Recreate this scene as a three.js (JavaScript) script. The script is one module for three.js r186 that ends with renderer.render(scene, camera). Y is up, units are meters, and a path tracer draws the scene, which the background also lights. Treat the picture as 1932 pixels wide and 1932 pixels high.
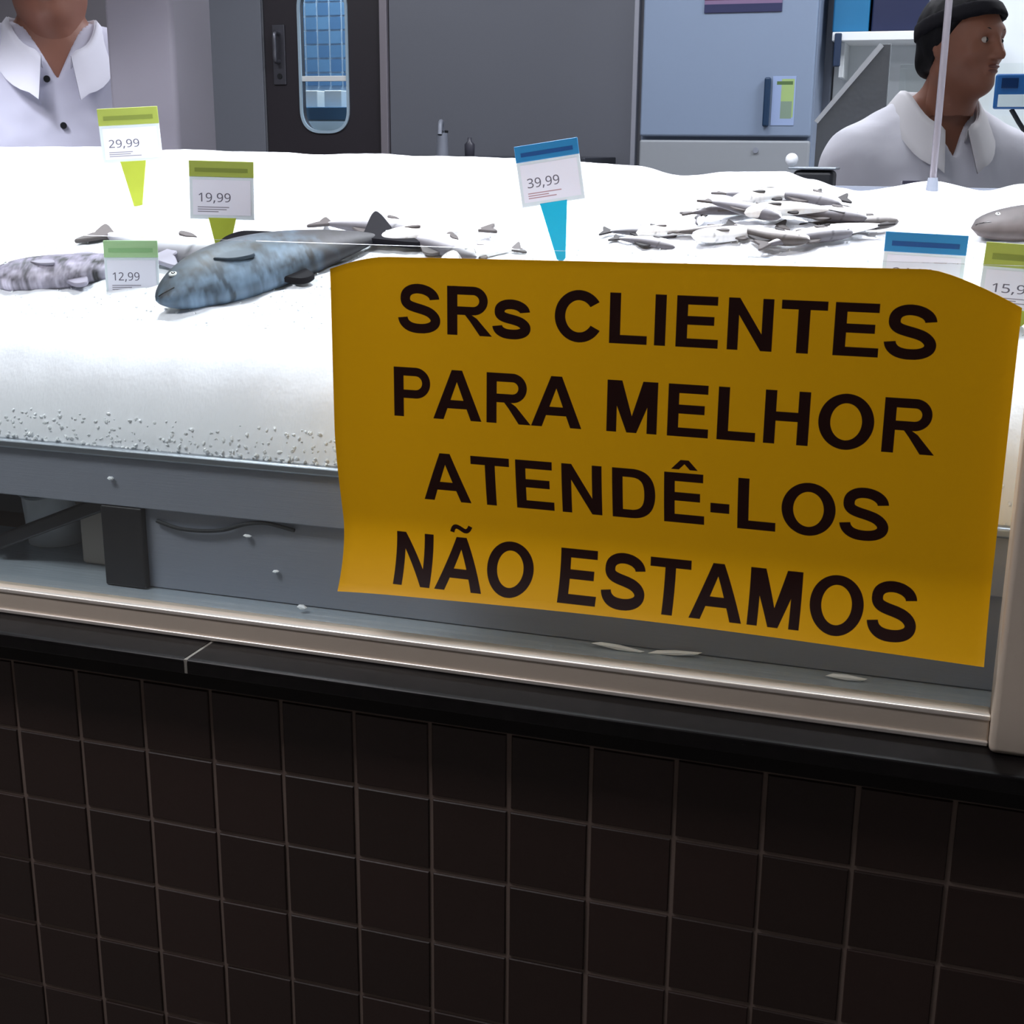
import * as THREE from 'three';
import { RoundedBoxGeometry } from 'three/addons/geometries/RoundedBoxGeometry.js';
import { ImprovedNoise } from 'three/addons/math/ImprovedNoise.js';
import { mergeGeometries } from 'three/addons/utils/BufferGeometryUtils.js';
import { RectAreaLightUniformsLib } from 'three/addons/lights/RectAreaLightUniformsLib.js';

// ------------------------------------------------------------------ camera, light, exposure
const scene = new THREE.Scene();
const camera = new THREE.PerspectiveCamera(42.57, 1, 0.05, 60);
camera.position.set(0, 1.36, 1.3502);
camera.rotation.set(-0.26914, 0.31511, 0.00877, 'YXZ');
const renderer = new THREE.WebGLRenderer({ antialias: true });
renderer.toneMapping = THREE.LinearToneMapping;
renderer.toneMappingExposure = 1.0;
renderer.shadowMap.enabled = true;
RectAreaLightUniformsLib.init();
scene.background = new THREE.Color(0x000000);

// ceiling panels: [x, z, width, depth, radiance]
const CEILING_PANELS = [
  [-1.9, 1.0, 1.2, 0.6, 24],
  [-0.6, -1.9, 1.2, 0.3, 16],
  [-3.4, -2.9, 1.2, 0.6, 13],
  [-1.2, -3.2, 1.2, 0.6, 13],
  [0.9, -3.4, 1.2, 0.9, 18],
];
const PENDANTS = [-2.15, -1.45, -0.75, -0.05, 0.6];    // x of the lamps hung over the ice
const PENDANT_Y = 2.05, PENDANT_Z = -0.80, PENDANT_CD = 3.8;
const CEILING_Y = 3.1;

// ------------------------------------------------------------------ helpers
let seed = 7;
const rnd = () => { seed = (seed * 1664525 + 1013904223) >>> 0; return seed / 4294967296; };
const rr = (a, b) => a + (b - a) * rnd();
const noise3 = new ImprovedNoise();
const N = (x, y, z = 0) => noise3.noise(x, y, z);
const clamp = (v, a, b) => Math.min(b, Math.max(a, v));
const smooth = (a, b, v) => { const t = clamp((v - a) / (b - a), 0, 1); return t * t * (3 - 2 * t); };
const mix = (a, b, t) => a + (b - a) * t;
const taken = {};
function numbered(name) {
  const n = taken[name] ?? 0; taken[name] = n + 1;
  return n ? `${name}_${String(n).padStart(3, '0')}` : name;
}
function shade(o) { o.traverse(c => { if (c.isMesh) { c.castShadow = true; c.receiveShadow = true; } }); return o; }
function mesh(name, geometry, material, parent, pos) {
  const m = new THREE.Mesh(geometry, material);
  m.name = name; m.castShadow = m.receiveShadow = true;
  if (pos) m.position.set(...pos);
  if (parent) parent.add(m);
  return m;
}
function tag(o, label, category, group) {
  o.userData.label = label; o.userData.category = category;
  if (group) o.userData.group = group;
  return o;
}
function thing(name, label, category, pos = [0, 0, 0], turn = 0, group) {
  const g = new THREE.Group(); g.name = numbered(name);
  g.position.set(...pos); g.rotation.y = turn; scene.add(g);
  return tag(g, label, category, group);
}
function struct(name, geometry, material, pos, label) {
  const m = mesh(name, geometry, material, scene, pos);
  m.userData.kind = 'structure';
  if (label) { m.userData.label = label; m.userData.category = 'structure'; }
  return m;
}
const box = (x0, x1, y0, y1, z0, z1) => new THREE.BoxGeometry(x1 - x0, y1 - y0, z1 - z0).translate((x0 + x1) / 2, (y0 + y1) / 2, (z0 + z1) / 2);
const rbox = (x0, x1, y0, y1, z0, z1, r = 0.003, s = 2) => new RoundedBoxGeometry(x1 - x0, y1 - y0, z1 - z0, s, r).translate((x0 + x1) / 2, (y0 + y1) / 2, (z0 + z1) / 2);
function tube(pts, r, seg = 24, rad = 8) {
  return new THREE.TubeGeometry(new THREE.CatmullRomCurve3(pts.map(p => new THREE.Vector3(...p))), seg, r, rad, false);
}
function dataTex(size, fn, rep = [1, 1], srgb = false) {
  const d = new Uint8Array(size * size * 4);
  for (let j = 0; j < size; j++) for (let i = 0; i < size; i++) {
    const v = fn(i / size, j / size), k = (j * size + i) * 4;
    const c = Array.isArray(v) ? v : [v, v, v];
    for (let q = 0; q < 3; q++) d[k + q] = clamp(Math.round(c[q] * 255), 0, 255);
    d[k + 3] = 255;
  }
  const t = new THREE.DataTexture(d, size, size);
  t.wrapS = t.wrapT = THREE.RepeatWrapping; t.magFilter = THREE.LinearFilter; t.minFilter = THREE.LinearMipmapLinearFilter;
  t.generateMipmaps = true; t.repeat.set(...rep);
  if (srgb) t.colorSpace = THREE.SRGBColorSpace;
  t.needsUpdate = true; return t;
}
function canvasTex(w, h, draw) {
  const c = document.createElement('canvas'); c.width = w; c.height = h;
  draw(c.getContext('2d'), w, h);
  const t = new THREE.CanvasTexture(c); t.colorSpace = THREE.SRGBColorSpace; t.anisotropy = 8;
  return t;
}
const std = (color, roughness = 0.6, metalness = 0, extra = {}) => new THREE.MeshStandardMaterial({ color, roughness, metalness, ...extra });
const phys = (color, roughness = 0.6, metalness = 0, extra = {}) => new THREE.MeshPhysicalMaterial({ color, roughness, metalness, ...extra });

// ------------------------------------------------------------------ materials
const speckle = dataTex(256, (u, v) => 0.5 + 0.28 * N(u * 40, v * 40, 3) + 0.25 * N(u * 110, v * 110, 5));
const brushH = dataTex(256, (u, v) => 0.5 + 0.4 * N(u * 3, v * 120, 1) + 0.15 * N(u * 20, v * 60, 9));
const granite = dataTex(256, (u, v) => {
  const n = 0.5 + 0.5 * N(u * 60, v * 60, 2) + 0.35 * N(u * 17, v * 17, 8), k = 0.9 + 0.5 * (n - 0.5);
  return [0.078 * k, 0.068 * k, 0.07 * k];
}, [1, 1], true);
const M = {
  tile: ['#2a1d19', '#2d1f1b', '#271b17'].map(c => phys(c, 0.42, 0, { specularIntensity: 0.45, bumpMap: speckle, bumpScale: 0.0002 })),
  grout: std('#66574f', 0.95),
  slab: phys('#ffffff', 0.34, 0, { map: granite, specularIntensity: 0.25 }),
  slabJoint: std('#7a766f', 0.9),
  plinth: phys('#15100f', 0.6, 0, { specularIntensity: 0.3 }),
  alu: std('#cbbcac', 0.42, 0.15, { bumpMap: brushH, bumpScale: 0.00005 }),
  aluLight: std('#e6ddd4', 0.3, 0.5),
  glass: phys('#fcfefd', 0.0, 0, { transmission: 1, thickness: 0, ior: 1.5 }),
  steel: std('#9fa6ae', 0.35, 0.9, { bumpMap: brushH, bumpScale: 0.00008 }),
  darkSteel: std('#8c919d', 0.45, 0.15, { bumpMap: speckle, bumpScale: 0.0002 }),
  black: std('#15161b', 0.5),
  rubber: std('#22262b', 0.7),
};

// ------------------------------------------------------------------ room shell
const X0 = -6, X1 = 3.2, Z0 = -4.8, Z1 = 4.2;
struct('floor', box(X0 - 0.1, X1 + 0.1, -0.1, 0, -6.6, Z1 + 0.1), std('#8d8884', 0.5, 0, { bumpMap: speckle, bumpScale: 0.0004 }));
struct('ceiling', box(X0 - 0.1, X1 + 0.1, CEILING_Y, CEILING_Y + 0.1, -6.6, Z1 + 0.1), std('#c9c9c6', 0.9));
struct('wall_left', box(X0 - 0.1, X0, 0, CEILING_Y, Z0, Z1), std('#9c9a9a', 0.8));
struct('wall_right', box(X1, X1 + 0.1, 0, CEILING_Y, Z0, Z1), std('#e4e8ea', 0.8));
struct('wall_front', box(X0, X1, 0, CEILING_Y, Z1, Z1 + 0.1), std('#8a8784', 0.8));
const DX0 = -3.317, DX1 = -2.687, DTOP = 2.35;
{
  const wb = struct('wall_back', mergeGeometries([
    box(X0, DX0, 0, CEILING_Y, Z0 - 0.1, Z0), box(DX1, X1, 0, CEILING_Y, Z0 - 0.1, Z0), box(DX0, DX1, DTOP, CEILING_Y, Z0 - 0.1, Z0)]), std('#6d6f76', 0.7));
  const panel = (x0, x1, y0, y1, m, d = 0.012) => mesh('cladding_panel', rbox(x0, x1, y0, y1, Z0, Z0 + d, 0.003), m, wb);
  const pA = std('#8c8990', 0.55, 0.1), pB = std('#7a7e88', 0.5, 0.15), pC = std('#7d8089', 0.36, 0.3, { bumpMap: brushH, bumpScale: 0.0001 });
  panel(-5.99, -5.0, 0, 3.09, pA); panel(-4.99, -3.93, 0, 3.09, pA);
  panel(-3.92, DX0 - 0.005, 0, 3.09, pB);
  panel(DX0, DX1, DTOP + 0.01, 3.09, pB);
  panel(-2.64, -1.44, 0, 3.09, pC);
  const pF = std('#e3eaee', 0.5);
  panel(-0.55, 0.6, 0, 3.09, pF); panel(0.61, 1.8, 0, 3.09, pF); panel(1.81, 3.1, 0, 3.09, pF);
  struct('trim_1', rbox(-2.684, -2.645, 0, 3.09, Z0, Z0 + 0.03, 0.004), std('#98929a', 0.4, 0.4));
  struct('trim_2', rbox(-1.438, -1.414, 0, 3.09, Z0, Z0 + 0.04, 0.004), std('#c3c6d2', 0.35, 0.4));
  struct('trim_3', rbox(-0.618, -0.556, 0, 3.09, Z0, Z0 + 0.05, 0.006), std('#838a98', 0.4, 0.4));
  // cold room behind the door
  struct('wall_cold_room', mergeGeometries([box(-4.2, -1.8, 0, CEILING_Y, -6.4, -6.3), box(-4.3, -4.2, 0, CEILING_Y, -6.4, -4.9), box(-1.8, -1.7, 0, CEILING_Y, -6.4, -4.9)]), std('#c9d6e4', 0.7));
}
// ------------------------------------------------------------------ door with a pill-shaped window
{
  const d = new THREE.Group(); d.name = 'door_1'; d.userData = { kind: 'structure', label: 'dark brown swing door with a tall rounded window', category: 'door' };
  scene.add(d);
  const cx = -2.995, hw = 0.128, yb = 1.435, yt = 2.12, r = 0.11;
  const pill = (P, e) => {
    const a = hw + e, b = yb - e, t = yt + e, q = r + e;
    P.moveTo(cx - a, b + q); P.quadraticCurveTo(cx - a, b, cx - a + q, b); P.lineTo(cx + a - q, b); P.quadraticCurveTo(cx + a, b, cx + a, b + q);
    P.lineTo(cx + a, t - q); P.quadraticCurveTo(cx + a, t, cx + a - q, t); P.lineTo(cx - a + q, t); P.quadraticCurveTo(cx - a, t, cx - a, t - q); P.lineTo(cx - a, b + q);
    return P;
  };
  const leaf = new THREE.Shape([[DX0 + 0.004, 0.01], [DX1 - 0.004, 0.01], [DX1 - 0.004, DTOP - 0.005], [DX0 + 0.004, DTOP - 0.005]].map(p => new THREE.Vector2(...p)));
  leaf.holes.push(pill(new THREE.Path(), 0));
  mesh('leaf', new THREE.ExtrudeGeometry(leaf, { depth: 0.05, bevelEnabled: false, curveSegments: 12 }).translate(0, 0, Z0 - 0.055), phys('#2e2a30', 0.45), d);
  const ring = pill(new THREE.Shape(), 0.006); ring.holes.push(pill(new THREE.Path(), -0.007));
  mesh('window_gasket', new THREE.ExtrudeGeometry(ring, { depth: 0.012, bevelEnabled: false, curveSegments: 12 }).translate(0, 0, Z0 - 0.008), std('#a9c0d0', 0.4), d);
  mesh('window_pane', new THREE.ExtrudeGeometry(pill(new THREE.Shape(), -0.004), { depth: 0.004, bevelEnabled: false, curveSegments: 12 }).translate(0, 0, Z0 - 0.03), M.glass, d);
  mesh('window_bar', rbox(cx - hw, cx + hw, 1.675, 1.70, Z0 - 0.02, Z0 - 0.004, 0.002), std('#e8ecec', 0.5), d);
  const plate = mesh('lock_plate', rbox(-3.268, -3.2, 1.66, 1.94, Z0 - 0.006, Z0 + 0.004, 0.003), std('#5a5a62', 0.4, 0.6), d);
  mesh('keyhole', new THREE.CylinderGeometry(0.013, 0.013, 0.012, 16).rotateX(Math.PI / 2).translate(-3.232, 1.70, Z0 + 0.003), M.black, plate);
  mesh('handle', tube([[-3.234, 1.90, Z0], [-3.234, 1.90, Z0 + 0.04], [-3.234, 1.82, Z0 + 0.045], [-3.234, 1.77, Z0 + 0.04], [-3.234, 1.77, Z0]], 0.011), std('#6f7078', 0.35, 0.7), plate);
}
// blue tiled wall seen through the door window
{
  const t = thing('tiled_partition', 'pale blue square tiled partition seen through the door window', 'partition', [0, 0, -5.5]);
  mesh('backing', box(-3.7, -2.7, 0, 2.5, -0.04, 0), std('#b9cfe0', 0.8), t);
  const tiles = ['#5d86ad', '#6690b6', '#557da6'].map(c => phys(c, 0.25));
  const g = box(-0.031, 0.031, -0.031, 0.031, 0, 0.006);
  let k = 0;
  for (let i = 0; i < 8; i++) for (let j = 0; j < 9; j++) mesh('tile', g, tiles[(k++ * 7 + i) % 3], t, [-3.545 + i * 0.072, 1.72 + j * 0.072, 0]);
  const s = thing('cold_room_shelf', 'blue metal shelf behind the door window', 'shelf', [0, 0, -5.3]);
  mesh('board', rbox(-3.5, -2.55, 1.50, 1.565, -0.16, 0.16, 0.004), std('#3f6f98', 0.5), s);
  mesh('lower_board', rbox(-3.5, -2.55, 1.36, 1.40, -0.16, 0.16, 0.004), std('#d4d8bd', 0.5), s);
  for (const x of [-3.48, -2.57]) mesh('upright', rbox(x - 0.015, x + 0.015, 0, 1.6, -0.16, -0.13, 0.003), std('#8fb0c4', 0.5), s);
  for (const x of [-3.315, -3.175]) tag(mesh(numbered('white_carton'), rbox(-0.05, 0.05, 0, 0.085, -0.05, 0.05, 0.004), std('#eef2f0', 0.6), scene, [x + 0.02, 1.566, -5.28]), 'small white carton on the blue shelf behind the door window', 'carton', 'white cartons behind the door window');
}

// ------------------------------------------------------------------ lamps
for (const [x, z, w, d, L] of CEILING_PANELS) {
  const t = thing('ceiling_light', 'flat white ceiling light panel above the market hall', 'ceiling light', [x, CEILING_Y, z], 0, 'ceiling light panels');
  const fr = new THREE.Shape([[-w / 2 - 0.04, -d / 2 - 0.04], [w / 2 + 0.04, -d / 2 - 0.04], [w / 2 + 0.04, d / 2 + 0.04], [-w / 2 - 0.04, d / 2 + 0.04]].map(p => new THREE.Vector2(...p)));
  fr.holes.push(new THREE.Path([[-w / 2, -d / 2], [w / 2, -d / 2], [w / 2, d / 2], [-w / 2, d / 2]].map(p => new THREE.Vector2(...p))));
  mesh('frame', new THREE.ExtrudeGeometry(fr, { depth: 0.05, bevelEnabled: false }).rotateX(Math.PI / 2), std('#e8e8e8', 0.5), t);
  mesh('diffuser', box(-w / 2, w / 2, -0.03, -0.02, -d / 2, d / 2), std('#ffffff', 0.6, 0, { emissive: '#ffffff', emissiveIntensity: 1 }), t);
  const l = new THREE.RectAreaLight(z > 0 ? '#fbf9ff' : '#f3f6ff', L, w * 0.98, d * 0.98); l.position.set(0, -0.034, 0); l.rotation.x = -Math.PI / 2; t.add(l);
}
{
  const t = thing('cold_room_light', 'white ceiling light panel of the cold room', 'ceiling light', [-3, CEILING_Y, -5.2]);
  mesh('diffuser', box(-0.4, 0.4, -0.03, -0.001, -0.15, 0.15), std('#ffffff', 0.6, 0, { emissive: '#ffffff', emissiveIntensity: 1 }), t);
  const l = new THREE.RectAreaLight('#eef6ff', 60, 0.78, 0.28); l.position.set(0, -0.034, 0); l.rotation.x = -Math.PI / 2; t.add(l);
}
{
  const prof = [[0.02, 0.16], [0.05, 0.155], [0.10, 0.10], [0.135, 0], [0.13, 0], [0.095, 0.095], [0.045, 0.148], [0.02, 0.15]].map(p => new THREE.Vector2(...p));
  for (const x of PENDANTS) {
    const t = thing('pendant_lamp', 'white metal pendant lamp hung over the ice bed', 'lamp', [x, PENDANT_Y, PENDANT_Z], 0, 'pendant lamps over the ice');
    mesh('lamp_shade', new THREE.LatheGeometry(prof, 28), std('#d9d9d6', 0.4), t);
    mesh('cord', new THREE.CylinderGeometry(0.004, 0.004, CEILING_Y - PENDANT_Y - 0.16, 8).translate(0, 0.16 + (CEILING_Y - PENDANT_Y - 0.16) / 2, 0), M.black, t);
    mesh('bulb', new THREE.SphereGeometry(0.04, 20, 14).translate(0, 0.085, 0), std('#ffffff', 0.5, 0, { emissive: '#f4f8ff', emissiveIntensity: 3 }), t);
    const s = new THREE.SpotLight('#f1f6ff', PENDANT_CD, 0, 0.90, 0.3, 2);
    s.position.set(0, 0.03, 0); s.target.position.set(0, -1, 0); s.castShadow = true; s.shadow.radius = 4; s.shadow.mapSize.set(1024, 1024);
    t.add(s, s.target);
  }
}

// ------------------------------------------------------------------ tiled counter wall
function chamferTile(w, h, d, c) {   // front face at z = 0, chamfered rim
  const a = w / 2, b = h / 2, p = [], idx = [];
  const ring = (x, y, z) => { p.push(-x, -y, z, x, -y, z, x, y, z, -x, y, z); };
  const quad = (A, B, C, D) => { const k = p.length / 3; p.push(...A, ...B, ...C, ...D); idx.push(k, k + 1, k + 2, k, k + 2, k + 3); };
  const R = (x, y, z) => [[-x, -y, z], [x, -y, z], [x, y, z], [-x, y, z]];
  const f = R(a - c, b - c, 0), m = R(a, b, -c), k = R(a, b, -d);
  quad(...f);
  for (let i = 0; i < 4; i++) { const j = (i + 1) % 4; quad(m[i], m[j], f[j], f[i]); quad(k[i], k[j], m[j], m[i]); }
  const g = new THREE.BufferGeometry(); g.setAttribute('position', new THREE.Float32BufferAttribute(p, 3)); g.setIndex(idx);
  const uv = []; for (let i = 0; i < p.length; i += 3) uv.push(p[i] * 6 + 0.3, p[i + 1] * 6 + 0.3);
  g.setAttribute('uv', new THREE.Float32BufferAttribute(uv, 2)); g.computeVertexNormals(); return g;
}
const CX0 = -2.6, CX1 = 0.92, LINE0 = 0.6975, COL0 = -1.1418;
{
  const w = struct('wall_counter', box(CX0, CX1, 0, 0.737, -1.24, -0.0025), M.grout, [0, 0, 0], 'dark brown tiled front wall of the fish counter');
  const g = chamferTile(0.0946, 0.0946, 0.008, 0.0012);
  for (let c = -14; c < 20; c++) for (let r = 0; r < 7; r++) {
    if (c < -8 || (r === 6 && c < -6)) continue;
    const t = mesh('tile', g, M.tile[(c * 5 + r * 3 + 90 + ((c * r) & 1)) % 3], w, [COL0 + 0.1 * (c + 0.5) + rr(-0.0006, 0.0006), LINE0 - 0.1 * (r + 0.5) + rr(-0.0006, 0.0006), rr(-0.0006, 0.0004)]);
    t.rotation.set(rr(-0.003, 0.003), rr(-0.003, 0.003), rr(-0.004, 0.004));
  }
  mesh('cover_strip', rbox(CX0, CX1, 0.7, 0.737, -0.01, 0.006, 0.002), M.plinth, w);
}
{
  const t = thing('stone_ledge', 'dark polished stone ledge on top of the tiled counter wall', 'ledge', [0, 0, 0]);
  const SB = 0.7372, ST = 0.757, JX = -0.842;
  const slab = (x0, x1) => {
    const s = new THREE.Shape(); const r = 0.006;
    s.moveTo(-0.34, SB); s.lineTo(0.05 - r / 2, SB); s.quadraticCurveTo(0.05, SB, 0.05, SB + r / 2); s.lineTo(0.05, ST - r); s.quadraticCurveTo(0.05, ST, 0.05 - r, ST); s.lineTo(-0.34, ST);
    const g = new THREE.ExtrudeGeometry(s, { depth: x1 - x0, bevelEnabled: false, curveSegments: 5 });
    return g.rotateY(-Math.PI / 2).scale(1, 1, 1).translate(x1, 0, 0);
  };
  mesh('slab', slab(CX0, JX - 0.0025), M.slab, t);
  mesh('slab', slab(JX + 0.0025, CX1), M.slab, t);
  mesh('joint', box(JX - 0.0025, JX + 0.0025, SB + 0.001, ST - 0.0008, -0.34, 0.0492), M.slabJoint, t);
}
// ------------------------------------------------------------------ glass guard
{
  const t = thing('glass_guard', 'low clear glass guard in a brushed aluminium frame on the stone ledge', 'glass guard', [0, 0, 0]);
  for (const [x0, x1] of [[CX0, 0.0848], [0.137, CX1]]) {
    const rl = mesh('bottom_rail', rbox(x0, x1, 0.7575, 0.7905, -0.046, -0.016, 0.003, 3), M.alu, t);
    mesh('rail_lip', rbox(x0, x1, 0.7855, 0.7915, -0.0225, -0.0145, 0.0018), M.aluLight, rl);
    mesh('rail_lip', rbox(x0, x1, 0.7572, 0.7632, -0.0225, -0.0128, 0.0018), M.aluLight, rl);
    mesh('glass_pane', box(x0 + 0.001, x1 - 0.001, 0.791, 1.255, -0.041, -0.033), M.glass, t);
  }
  mesh('post', rbox(0.085, 0.1368, 0.7575, 1.27, -0.062, 0.004, 0.007, 4), M.alu, t);
}
// ------------------------------------------------------------------ yellow sign
const GLYPH = {
  I: [278], L: [611], E: [667], N: [722], T: [611], P: [667], A: [722], M: [833], H: [722], O: [778], D: [722], C: [722], R: [722], S: [667], s: [556], '-': [333], ' ': [278],
};
function glyph(c, ch) {        // y up, cap height 716, drawn in the font's own units
  const rect = (x, y, w, h) => c.rect(x, y, w, h);
  const poly = (...p) => { c.moveTo(p[0], p[1]); for (let i = 2; i < p.length; i += 2) c.lineTo(p[i], p[i + 1]); c.closePath(); };
  const sS = (w, h, k) => {    // an S from one stroke
    c.save(); c.lineWidth = 140; c.lineCap = 'butt'; c.lineJoin = 'round'; c.beginPath();
    const L = 0.17 * w, R = 0.85 * w, m = h / 2;
    c.moveTo(0.83 * w, h * 0.70); c.bezierCurveTo(0.80 * w, h * 0.955, 0.19 * w, h * 1.01, L + 0.015 * w, h * 0.72);
    c.bezierCurveTo(0.17 * w, h * 0.53, 0.42 * w, h * 0.535, 0.60 * w, h * 0.475);
    c.bezierCurveTo(0.95 * w, h * 0.38, 0.94 * w, h * 0.085, 0.5 * w, h * 0.09);
    c.bezierCurveTo(0.24 * w, h * 0.09, 0.14 * w, h * 0.20, 0.125 * w, h * 0.315);
    c.stroke(); c.restore(); c.beginPath();
  };
  c.beginPath();
  switch (ch) {
    case 'I': rect(66, 0, 146, 716); break;
    case 'L': rect(72, 0, 146, 716); rect(72, 0, 505, 122); break;
    case 'E': rect(72, 0, 146, 716); rect(72, 595, 530, 121); rect(72, 315, 492, 121); rect(72, 0, 550, 121); break;
    case 'T': rect(232, 0, 147, 716); rect(21, 594, 569, 122); break;
    case 'H': rect(73, 0, 146, 716); rect(503, 0, 146, 716); rect(73, 310, 576, 122); break;
    case 'N': rect(74, 0, 137, 716); c.fill(); c.beginPath(); rect(508, 0, 137, 716); c.fill(); c.beginPath(); poly(74, 716, 215, 716, 645, 0, 502, 0); break;
    case 'M': rect(70, 0, 136, 716); c.fill(); c.beginPath(); rect(626, 0, 136, 716); c.fill(); c.beginPath(); poly(70, 716, 272, 716, 484, 0, 349, 0); c.fill(); c.beginPath(); poly(560, 716, 762, 716, 484, 0, 349, 0); break;
    case 'A': poly(718, 0, 561, 0, 499, 163, 213, 163, 154, 0, 0, 0, 279, 716, 432, 716); poly(453, 284, 355, 549, 259, 284); c.fill('evenodd'); c.beginPath(); break;
    case '-': rect(40, 190, 254, 137); break;
    case 'P': case 'R':
      rect(72, 0, 146, 716); c.fill(); c.beginPath();
      { const b = ch === 'P' ? 270 : 300, w = ch === 'P' ? 622 : 655, q = (716 - b) / 2;
        c.moveTo(150, 716); c.lineTo(w - q, 716); c.arc(w - q, 716 - q, q, Math.PI / 2, -Math.PI / 2, true); c.lineTo(150, b); c.closePath();
        const s = q - 121; c.moveTo(218, 595); c.lineTo(218, b + 121); c.lineTo(w - q, b + 121); c.arc(w - q, 716 - q, s, -Math.PI / 2, Math.PI / 2, false); c.closePath();
        c.fill('evenodd'); c.beginPath(); }
      if (ch === 'R') poly(300, 310, 425, 300, 500, 250, 716, 0, 543, 0, 395, 215, 330, 299);
      break;
    case 'D':
      c.moveTo(72, 716); c.lineTo(336, 716); c.bezierCurveTo(560, 716, 672, 590, 672, 358); c.bezierCurveTo(672, 126, 560, 0, 344, 0); c.lineTo(72, 0); c.closePath();
      c.moveTo(218, 595); c.lineTo(218, 121); c.lineTo(330, 121); c.bezierCurveTo(470, 121, 521, 190, 521, 358); c.bezierCurveTo(521, 526, 470, 595, 320, 595); c.closePath();
      c.fill('evenodd'); c.beginPath(); break;
    case 'O':
      c.ellipse(389, 358, 348, 370, 0, 0, 2 * Math.PI); c.moveTo(389 + 198, 358); c.ellipse(389, 358, 198, 246, 0, 0, 2 * Math.PI, true); c.fill('evenodd'); c.beginPath(); break;
    case 'C':
      c.save(); c.lineWidth = 143; c.beginPath(); c.ellipse(378, 358, 262, 302, 0, 0.62, 2 * Math.PI - 0.56); c.stroke(); c.restore(); c.beginPath(); break;
    case 'S': sS(667, 716); break;
    case 's': c.save(); c.lineWidth = 120; sS(556, 531); c.restore(); c.beginPath(); break;
  }
  c.fill();
}
const LETTER_BOUNDS = { S: [45, 620], P: [72, 622], A: [0, 718], N: [74, 645], R: [72, 716] };
const SGN = { x0: -0.668, x1: 0.0715, y0: 0.8405, y1: 1.2505 };
const signTex = canvasTex(2048, 1136, (c, W, H) => {
  c.fillStyle = '#eaac00'; c.fillRect(0, 0, W, H);
  c.fillStyle = '#220704'; c.strokeStyle = '#220704';
  const mx = x => (x - SGN.x0) / (SGN.x1 - SGN.x0) * W, my = y => (SGN.y1 - y) / (SGN.y1 - SGN.y0) * H;
  const lines = [['SRs CLIENTES', -0.584, -0.006, 1.1595, 1.2135], ['PARA MELHOR', -0.593, 0.003, 1.0625, 1.1195], ['ATENDÊ-LOS', -0.561, -0.037, 0.966, 1.022], ['NÃO ESTAMOS', -0.600, -0.001, 0.866, 0.924]];
  for (const [txt, xa, xb, yb, yt] of lines) {
    const plain = txt.replace('Ê', 'E').replace('Ã', 'A');
    const f = LETTER_BOUNDS[plain[0]], l = LETTER_BOUNDS[plain[plain.length - 1]];
    let adv = 0; for (const ch of plain) adv += GLYPH[ch][0];
    const total = adv - f[0] - (GLYPH[plain[plain.length - 1]][0] - l[1]);
    const sx = (mx(xb) - mx(xa)) / total, sy = (my(yb) - my(yt)) / 716;
    let x = mx(xa) - f[0] * sx;
    for (let i = 0; i < plain.length; i++) {
      const ch = plain[i];
      c.save(); c.translate(x, my(yb)); c.scale(sx, -sy); glyph(c, ch);
      c.beginPath();
      if (txt[i] === 'Ê') { c.moveTo(165, 765); c.lineTo(290, 900); c.lineTo(400, 900); c.lineTo(525, 765); c.lineTo(420, 765); c.lineTo(345, 845); c.lineTo(270, 765); c.closePath(); c.fill(); }
      if (txt[i] === 'Ã') { c.lineWidth = 62; c.moveTo(215, 785); c.bezierCurveTo(240, 900, 300, 870, 355, 838); c.bezierCurveTo(410, 800, 455, 790, 495, 885); c.stroke(); }
      c.restore(); x += GLYPH[ch][0] * sx;
    }
  }
});
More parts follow.
